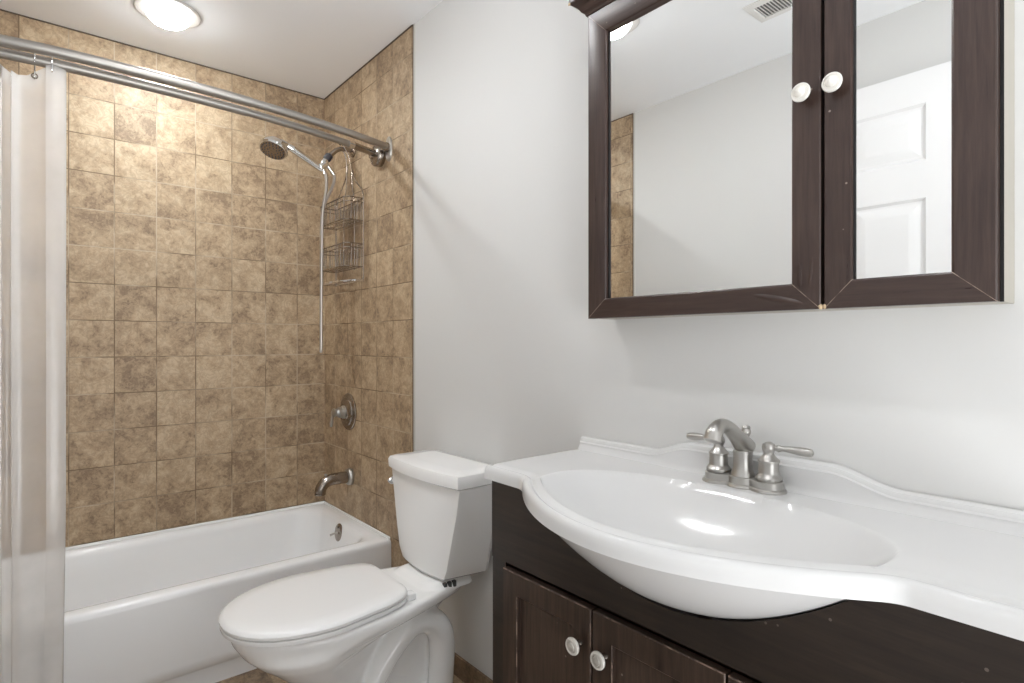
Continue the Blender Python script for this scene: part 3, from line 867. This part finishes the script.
    loft(bm, [tank_ring(0.734, 0.207, 0.208, 0.956, 0.022, 1.128), tank_ring(0.738, 0.213, 0.213, 0.949, 0.023, 1.131), tank_ring(0.764, 0.214, 0.214, 0.947, 0.023, 1.131), tank_ring(0.774, 0.210, 0.210, 0.952, 0.022, 1.129),
              tank_ring(0.778, 0.199, 0.200, 0.964, 0.020, 1.122), tank_ring(0.779, 0.15, 0.16, 1.0, 0.012, 1.10)])
    obj('tank_lid', bm, 'porcelain', t, angle=40)
    bm = B()
    yl = YTK + 0.202
    lathe(bm, [(0.015, -0.004), (0.015, 0.006), (0.012, 0.010), (0.010, 0.018), (0.0, 0.019)], (0.985, yl, 0.700), (0, 1, 0), 20)
    tube(bm, spline([(0.985, yl + 0.012, 0.700), (0.975, yl + 0.010, 0.698), (0.962, yl + 0.006, 0.693), (0.950, yl + 0.002, 0.684)], 6), [0.009] * 7 + [0.011] * 6 + [0.012] * 6, 12)
    o = obj('flush_lever', bm, 'chrome', t); o['label'] = 'chrome flush lever'
    bm = B()
    for k in range(3): box(bm, 0.968 + k * 0.017, 0.980 + k * 0.017, YT - 0.118, YT - 0.106, 0.402, 0.4245, 0.002)
    obj('tank_bolt_pad', bm, 'tag', t)['label'] = 'dark tank bolt pad'
make_toilet()

# ================================================================== VANITY CABINET
YC = 0.585
def make_vanity():
    yl, yr, xf, zt = 1.053, 0.104, 0.822, 0.8515
    t = thing('vanity_cabinet', 'dark worn espresso wood vanity cabinet under the white sink top', 'vanity cabinet', (0.98, YC, 0))
    xb = XR - 0.012
    bm = B()
    for y0, y1 in ((yl - 0.016, yl), (yr, yr + 0.016)): box(bm, xf, xb, y0, y1, 0.0, zt, 0.0008, 1, 0, 1)
    box(bm, xb - 0.008, xb, yr + 0.016, yl - 0.016, 0.06, zt)
    box(bm, xf + 0.03, xb - 0.008, yr + 0.016, yl - 0.016, 0.075, 0.090)
    box(bm, xf + 0.045, xf + 0.060, yr + 0.016, yl - 0.016, 0.0, 0.075)
    obj('carcass', bm, ['wood', 'worn'], t)
    # face frame
    bm = B()
    for y0, y1 in ((yl - 0.047, yl), (yr, yr + 0.047)): box(bm, xf - 0.006, xf, y0, y1, 0.002, 0.690, 0.0008, 1, 0, 1)
    box(bm, xf - 0.006, xf, yr + 0.047, yl - 0.047, 0.060, 0.090)
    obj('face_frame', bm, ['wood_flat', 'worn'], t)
    # apron board cut out for the belly of the basin
    bm = B()
    n = 64
    xa, xa1, zb = xf - 0.014, xf - 0.0005, 0.6785
    ya0, ya1 = yr, yl - 0.008
    prof = []
    for i in range(n + 1):
        y = ya0 + (ya1 - ya0) * i / n
        d = y - YC
        z = zt
        if abs(d) < 0.317: z = min(zt, 0.8545 - 0.1285 * (1 - (d / 0.3170) ** 2))
        prof.append((y, z))
    for (y0, z0), (y1, z1) in zip(prof[:-1], prof[1:]):
        f = [[V(x, y0, zb), V(x, y1, zb), V(x, y1, z1), V(x, y0, z0)] for x in (xa, xa1)]
        loft(bm, f)
    bmesh.ops.remove_doubles(bm, verts=bm.verts, dist=1e-5)
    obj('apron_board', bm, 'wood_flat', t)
    # three shaker doors
    doors = [(0.731, 0.993), (0.459, 0.727), (0.166, 0.455)]
    xd0, xd1 = xf - 0.024, xf - 0.0065
    z0, z1 = 0.085, 0.6695
    sw = 0.048
    for i, (a, b) in enumerate(doors):
        bm = B()
        def rect(x, q):
            return [V(x, b - q, z0 + q), V(x, a + q, z0 + q), V(x, a + q, z1 - q), V(x, b - q, z1 - q)]
        rings = [rect(xd1, 0), rect(xd0 + 0.0018, 0), rect(xd0, 0.0018), rect(xd0, sw - 0.0016), rect(xd0 + 0.0016, sw), rect(xd0 + 0.011, sw)]
        vr = [[bm.verts.new(p) for p in r] for r in rings]
        for q, (A, Bq) in enumerate(zip(vr[:-1], vr[1:])):
            for e in range(4):
                f = bm.faces.new((A[e], A[(e + 1) % 4], Bq[(e + 1) % 4], Bq[e])); f.material_index = 1 if q in (1, 3) else 0
        bm.faces.new(vr[0])
        d = obj('door', bm, ['wood', 'worn'], t)
        bm = B(); box(bm, xd0 + 0.0105, xd1 - 0.002, a + sw - 0.003, b - sw + 0.003, z0 + sw - 0.003, z1 - sw + 0.003); obj('door_panel', bm, 'wood_panel', d)
        ky = {0: a + 0.027, 1: b - 0.032, 2: b - 0.032}[i]
        vanity_knob(d, (xd0, ky, 0.597))

def vanity_knob(parent, p, r=0.0165, stem=0.017):
    bm = B(); lathe(bm, [(0.007, -0.0005), (0.0065, 0.004), (0.0045, 0.008), (0.0045, stem), (0.010, stem + 0.001)], p, (-1, 0, 0), 20)
    k = obj('knob', bm, 'nickel_dark', parent)
    bm = B(); lathe(bm, [(r * 0.62, stem), (r * 0.96, stem + 0.001), (r, stem + 0.004), (r * 0.93, stem + 0.0066), (r * 0.74, stem + 0.0070), (r * 0.72, stem + 0.0062)], p, (-1, 0, 0), 32)
    obj('knob_rim', bm, 'knob', k)
    bm = B(); lathe(bm, [(r * 0.73, stem + 0.0058), (r * 0.71, stem + 0.0068), (r * 0.58, stem + 0.0078), (r * 0.50, stem + 0.0074), (r * 0.46, stem + 0.0086), (r * 0.2, stem + 0.0100), (0, stem + 0.0102)], p, (-1, 0, 0), 32)
    obj('knob_face', bm, 'knob_ring', k)
make_vanity()

# ================================================================== SINK TOP
DECK = 0.8835
def front_x(d):
    d = abs(d)
    par = 0.650 + 1.27 * d * d
    side = 0.8035
    # sharp little inner corner where the bulge meets the straight side
    k = 0.016
    a, b = par, side
    h = max(0.0, min(1.0, 0.5 + 0.5 * (b - a) / k))
    return b + (a - b) * h - k * h * (1 - h)

def basin_depth(x, d):
    u = d / 0.325
    xc = 0.872; 
    rx = 0.186 if x < xc else 0.160
    v = (x - xc) / rx
    q = 1 - (abs(u) ** 2.2 + abs(v) ** 2.2)
    # soft rolled rim, then a steady bowl
    if q <= 0: return 0.0
    return 0.116 * q ** 1.45 / (0.10 + 0.90 * q ** 0.45)

def make_sink():
    L = 0.483
    t = thing('sink_top', 'white vanity top with integral oval basin and bowed front edge', 'sink', (0.9, YC, 0.852))
    n = 200
    ds = [-L + 2 * L * i / n for i in range(n + 1)]
    # add density around the two corners
    ds = sorted(set(ds + [s * (0.325 + 0.004 * k) for s in (-1, 1) for k in range(12)]))
    # inward normal of the front outline
    def nrm(d):
        e = 0.004
        t_ = V(front_x(d + e) - front_x(d - e), 2 * e, 0).normalized()
        return V(t_.y, -t_.x, 0)
    tz = [(-0.030, 0.8530), (0.0, 0.8530), (0.0, 0.8640), (0.0005, 0.8720), (0.003, 0.8790), (0.007, 0.8825), (0.0115, 0.8832), (0.0155, 0.8815), (0.0185, 0.8785), (0.0215, 0.8775), (0.025, 0.8792), (0.030, 0.8812), (0.038, 0.8822)]
    bm = B()
    grid = []
    for d in ds:
        col = []
        fx = front_x(d); nv = nrm(d)
        edge = V(fx, YC + d, 0)
        fade = smooth((L - abs(d)) / 0.03)
        for j, (o, z) in enumerate(tz):
            o_ = 0.035 if j == 0 else o
            p = edge + nv * o_
            p.y = min(max(p.y, YC - L), YC + L)
            col.append(V(p.x, p.y, z))
        s = V(*col[-1])
        m = 56
        for k in range(1, m + 1):
            u = k / m
            p = V(s.x + (XR - 0.003 - s.x) * u, s.y + (YC + d - s.y) * u, 0)
            dd = p.y - YC
            rise = DECK - (DECK - 0.8822) * (1 - smooth(u * 4))
            p.z = rise - basin_depth(p.x, dd)
            col.append(p)
        col.append(V(XR - 0.003, YC + d, 0.853))
        grid.append([bm.verts.new(p) for p in col])
    for a, b in zip(grid[:-1], grid[1:]):
        for i in range(len(a) - 1): bm.faces.new((a[i], a[i + 1], b[i + 1], b[i]))
    for g in (grid[0], grid[-1]): bm.faces.new(g)
    obj('counter', bm, 'marble', t, angle=44)
    # belly of the basin showing below the front edge
    bm = B()
    rings = []
    m = 20
    for j in range(m + 1):
        f = math.sin(j / m * PI / 2) if j < m else 1.0
        f = j / m
        rr_ = math.sqrt(max(0, 1 - f * f))
        # ring at normalised radius rr
        z = 0.8545 - 0.138 * (1 - rr_ ** 2)
        rr_ = max(rr_, 0.004)
        ring = []
        for k in range(64):
            a = 2 * PI * k / 64
            rx = 0.200 if math.cos(a) < 0 else 0.17
            ring.append(V(0.872 + rx * rr_ * math.cos(a), YC + 0.330 * rr_ * math.sin(a), z))
        rings.append(ring)
    loft(bm, rings, False, True)
    obj('basin_underside', bm, 'marble', t, angle=60)
    # backsplash with a raised middle
    def top(d):
        d = abs(d)
        return 0.9165 + 0.028 * (1 - smooth((d - 0.145) / 0.115))
    bm = B()
    rings = []
    nn = 110
    for i in range(nn + 1):
        y = YC - L + 0.001 + (2 * L - 0.002) * i / nn
        zt = top(y - YC)
        x1 = XR - 0.002
        bulge = 0.006 * (1 - smooth((abs(y - YC) - 0.145) / 0.115))
        xf = XR - 0.020 - bulge
        rings.append([V(x1, y, DECK - 0.006), V(xf - 0.012, y, DECK - 0.004), V(xf - 0.006, y, DECK + 0.003), V(xf - 0.001, y, DECK + 0.012), V(xf, y, zt - 0.018), V(xf - 0.0006, y, zt - 0.0145), V(xf + 0.0025, y, zt - 0.0115), V(xf + 0.0025, y, zt - 0.008), V(xf + 0.004, y, zt - 0.003), V(xf + 0.009, y, zt), V(x1, y, zt)])
    loft(bm, rings, True, True)
    obj('backsplash', bm, 'marble', t, angle=40)
    bm = B(); zb = DECK - basin_depth(0.875, 0)
    lathe(bm, [(0.030, -0.004), (0.030, 0.002), (0.024, 0.004), (0.021, 0.0), (0.018, 0.004), (0, 0.006)], (0.875, YC, zb + 0.001), (0, 0, 1)); obj('drain', bm, 'nickel', t)
make_sink()

# ================================================================== BASIN FAUCET
def make_faucet():
    x, z = 1.084, DECK - 0.001
    yc = YC + 0.000
    t = thing('basin_faucet', 'brushed nickel two handle faucet standing on the sink top', 'faucet', (x, yc, z))
    hs = 0.0525
    def outline(g, zz):
        pts = []
        for k in range(72):
            a = 2 * PI * k / 72
            best = 0
            dx, dy = math.cos(a), math.sin(a)
            for cy, r in ((-hs, 0.0295 + g), (0, 0.0285 + g), (hs, 0.0295 + g)):
                b_ = cy * dy; c_ = cy * cy - r * r
                disc = b_ * b_ - c_
                if disc > 0:
                    tt = b_ + math.sqrt(disc)
                    best = max(best, tt)
            w = 0.013 + g
            if abs(dx) > 1e-6 and best * abs(dy) < hs: best = max(best, min(w / abs(dx), hs / max(abs(dy), 1e-6)))
            pts.append(V(x + best * dx, yc + best * dy, zz))
        return pts
    bm = B(); loft(bm, [outline(0.002, z), outline(0.003, z + 0.003), outline(0.0015, z + 0.006), outline(-0.002, z + 0.008), outline(-0.0025, z + 0.0205), outline(-0.005, z + 0.0225)]); obj('base_plate', bm, 'nickel', t, angle=30)
    for s in (-1, 1):
        y = yc + s * hs
        bm = B()
        lathe(bm, [(0.0205, 0.021), (0.0205, 0.0245), (0.0245, 0.0255), (0.0245, 0.0285), (0.0215, 0.032), (0.0192, 0.035), (0.0185, 0.037), (0.0185, 0.057), (0.0200, 0.058), (0.0200, 0.0605), (0.0165, 0.064), (0.0122, 0.069), (0.0095, 0.073), (0.0095, 0.076), (0.0118, 0.080), (0.0125, 0.086), (0.0105, 0.092), (0.005, 0.0955), (0, 0.096)], (x, y, z), (0, 0, 1), 28)
        v = obj('handle_base', bm, 'nickel', t)
        dirv = V(0.10, s, 0).normalized()
        c = V(x, y, z + 0.085)
        pts = [c + dirv * a + V(0, 0, h) for a, h in ((0.006, 0), (0.014, 0.0), (0.018, 0.0), (0.025, 0.0005), (0.040, 0.0005), (0.058, -0.0005), (0.070, -0.001), (0.077, -0.0012), (0.080, -0.0014))]
        bm = B(); tube(bm, pts, [0.0052, 0.0052, 0.0074, 0.0048, 0.0064, 0.0084, 0.0080, 0.0066, 0.002], 16); obj('lever', bm, 'nickel', v)
    bm = B()
    lathe(bm, [(0.0235, 0.018), (0.0235, 0.024), (0.0205, 0.030), (0.0188, 0.036), (0.0180, 0.060), (0.0185, 0.072), (0.0160, 0.074)], (x, yc, z), (0, 0, 1), 28)
    obj('spout_base', bm, 'nickel', t)
    bm = B()
    pth = spline([(x + 0.016, yc, z + 0.068), (x + 0.006, yc, z + 0.080), (x - 0.020, yc, z + 0.099), (x - 0.048, yc, z + 0.118), (x - 0.070, yc, z + 0.128), (x - 0.090, yc, z + 0.127), (x - 0.103, yc, z + 0.118), (x - 0.109, yc, z + 0.107)], 6)
    k = len(pth) - 1
    tube(bm, pth, [interp([(0, 0.013), (0.12, 0.0205), (0.30, 0.0155), (0.55, 0.0125), (0.75, 0.0140), (0.9, 0.0165), (1, 0.0160)], i / k) for i in range(k + 1)], 22)
    lathe(bm, [(0.0168, -0.003), (0.0168, 0.004), (0.013, 0.007), (0.011, 0.007)], pth[-1], (-0.35, 0, -1), 22)
    obj('spout', bm, 'nickel', t, angle=50)
    bm = B(); lathe(bm, [(0.0055, 0.0), (0.0040, 0.006), (0.0040, 0.012), (0.0062, 0.016), (0.0092, 0.021), (0.0096, 0.026), (0.0075, 0.031), (0.0085, 0.033), (0.0065, 0.037), (0, 0.038)], (x + 0.010, yc, z + 0.083), (0.10, 0, 1), 20); obj('lift_rod', bm, 'nickel', t)
make_faucet()

# ================================================================== MIRROR CABINET
def make_mirror_cabinet():
    xf = 1.045
    yl, yr, z0, z1 = 0.9655, 0.1815, 1.2275, 1.972
    t = thing('mirror_cabinet', 'dark framed two door mirror cabinet hung above the sink', 'mirror cabinet', (XR, 0.57, z0))
    bm = B(); box(bm, xf + 0.020, XR, yr + 0.0005, yl - 0.002, z0 + 0.0005, 2.03, 0.001, 1); obj('carcass', bm, 'laminate', t)
    def framed_door(ya, yb, kn, peel):
        # ya > yb: left and right edge as the camera sees them
        xb = xf + 0.019
        wl_, wr_, wb_, wt_ = (0.056, 0.050, 0.047, 0.058) if peel else (0.0445, 0.053, 0.047, 0.058)
        O = [(ya, z0), (yb, z0), (yb, z1), (ya, z1)]
        I = [(ya - wl_, z0 + wb_), (yb + wr_, z0 + wb_), (yb + wr_, z1 - wt_), (ya - wl_, z1 - wt_)]
        rec = 0.012 if peel else 0.006     # how deep the glass sits
        bm = B()
        sl = [(1.0, xb), (1.0, xf + 0.0012), (0.97, xf), (0.07, xf), (0.03, xf + 0.0010), (0.0, xf + 0.003), (0.0, xf + rec + 0.002)]
        g = 0.0006
        for i in range(4):
            j = (i + 1) % 4
            rows = []
            for w, x in sl:
                a = V(x, I[i][0] + (O[i][0] - I[i][0]) * w, I[i][1] + (O[i][1] - I[i][1]) * w)
                b = V(x, I[j][0] + (O[j][0] - I[j][0]) * w, I[j][1] + (O[j][1] - I[j][1]) * w)
                e = (b - a).normalized()
                rows.append((a, a + e * g, b - e * g, b))
            for (p, q) in zip(rows[:-1], rows[1:]):
                for k in range(3):
                    f = bm.faces.new([bm.verts.new(v) for v in (p[k], p[k + 1], q[k + 1], q[k])])
                    f.material_index = 2 if k != 1 else (1 if i % 2 == 0 else 0)
        # back of the frame
        for i in range(4):
            j = (i + 1) % 4
            f = bm.faces.new([bm.verts.new(v) for v in (V(xb, *O[i]), V(xb, *O[j]), V(xb, *I[j]), V(xb, *I[i]))]); f.material_index = 0
        if peel:
            # veneer lifting off the bottom rail and the meeting stile
            for (cy, cz, ry, rz, h, tilt, mi_) in ((yb + 0.075, z0 + 0.021, 0.052, 0.007, 0.0045, 0.22, 1), (yb + 0.035, z0 + 0.060, 0.006, 0.030, 0.002, 0.0, 0), (yb + 0.016, z0 + 0.066, 0.004, 0.034, 0.002, 0.1, 0)):
                rings = []
                for q in (1.0, 0.8, 0.5, 0.2):
                    rings.append([V(xf + 0.0008 - h * (1 - q * q), cy + (ry * q * math.cos(a) * math.cos(tilt) - rz * q * math.sin(a) * math.sin(tilt)), cz + (ry * q * math.cos(a) * math.sin(tilt) + rz * q * math.sin(a) * math.cos(tilt))) for a in [2 * PI * k / 24 for k in range(24)]])
                loft(bm, rings, False, True, mi=mi_)
        d = obj('mirror_door', bm, ['frame_wood', 'frame_wood_h', 'worn_line'], t, angle=25)
        bm = B(); box(bm, xf + rec, xf + rec + 0.005, yb + wr_ - 0.004, ya - wl_ + 0.004, z0 + wb_ - 0.004, z1 - wt_ + 0.004); obj('mirror_glass', bm, 'mirror', d, smooth_=False)
        # black rebate line around the glass, as in the photo
        bm = B()
        e = 0.0035
        a0, a1, c0, c1 = ya - wl_, yb + wr_, z0 + wb_, z1 - wt_
        box(bm, xf + rec - 0.002, xf + rec - 0.0001, a0 - e, a0 + .002, c0, c1)
        obj('rebate', bm, 'black_gap', d, smooth_=False)
        mirror_knob(d, (xf, kn[0], kn[1]))
        return d
    d1 = framed_door(yl, 0.4225, (0.4465, 1.604), True)
    d2 = framed_door(0.4165, yr + 0.004, (0.3955, 1.604), False)
    # chipped corners at the meeting stiles
    for yy, dd in ((0.4235, d1), (0.4155, d2)):
        bm = B()
        bmesh.ops.create_icosphere(bm, subdivisions=2, radius=1, matrix=Matrix.Translation((xf + 0.002, yy, z0 + 0.004)) @ Matrix.Diagonal((0.0028, 0.004, 0.005, 1)))
        for v in bm.verts: v.co += V(0, 1, 1) * 0.0012 * noise.noise(v.co * 400)
        obj('chipped_corner', bm, 'chip', dd)
    bm = B(); box(bm, xf + 0.0195, xf + 0.0205, yr - 0.0005, yl, z0, z1); obj('black_back', bm, 'black_gap', t, smooth_=False)
    # crown moulding around the top: left end, front, right end
    prof = [(0.0, 0.0), (0.004, 0.000), (0.006, 0.006), (0.012, 0.010), (0.018, 0.020), (0.028, 0.028), (0.032, 0.030), (0.034, 0.034), (0.034, 0.052), (0.0, 0.052)]
    bm = B()
    rings = []
    for o, h in prof:
        rings.append([V(XR, yl + 0.001 + o, z1 + h), V(xf + 0.002 - o, yl + 0.001 + o, z1 + h), V(xf + 0.002 - o, yr - 0.001 - o, z1 + h), V(XR, yr - 0.001 - o, z1 + h)])
    loft(bm, rings, False, True)
    bmesh.ops.recalc_face_normals(bm, faces=bm.faces)
    obj('crown_moulding', bm, 'frame_wood_h', t, angle=20)
    bm = B(); box(bm, xf - 0.033, xf - 0.030, yl + 0.030, yl + 0.0362, z1 + 0.029, z1 + 0.035, 0.001); obj('chipped_corner', bm, 'chip', t)

def mirror_knob(parent, p, r=0.0165, stem=0.018):
    bm = B(); lathe(bm, [(0.008, -0.0005), (0.007, 0.004), (0.0055, 0.010), (0.0055, stem), (0.010, stem + 0.001)], p, (-1, 0, 0), 20)
    k = obj('knob', bm, 'nickel_dark', parent)
    bm = B(); lathe(bm, [(r * 0.62, stem), (r * 0.96, stem + 0.001), (r, stem + 0.004), (r * 0.93, stem + 0.0066), (r * 0.74, stem + 0.0070), (r * 0.72, stem + 0.0062)], p, (-1, 0, 0), 32)
    obj('knob_rim', bm, 'knob', k)
    bm = B(); lathe(bm, [(r * 0.73, stem + 0.0058), (r * 0.70, stem + 0.0068), (r * 0.56, stem + 0.0072), (r * 0.52, stem + 0.0100), (r * 0.2, stem + 0.0135), (0, stem + 0.0138)], p, (-1, 0, 0), 32)
    obj('knob_face', bm, 'knob', k)
make_mirror_cabinet()

for o in bpy.data.objects:
    if '_w' in o: del o['_w']
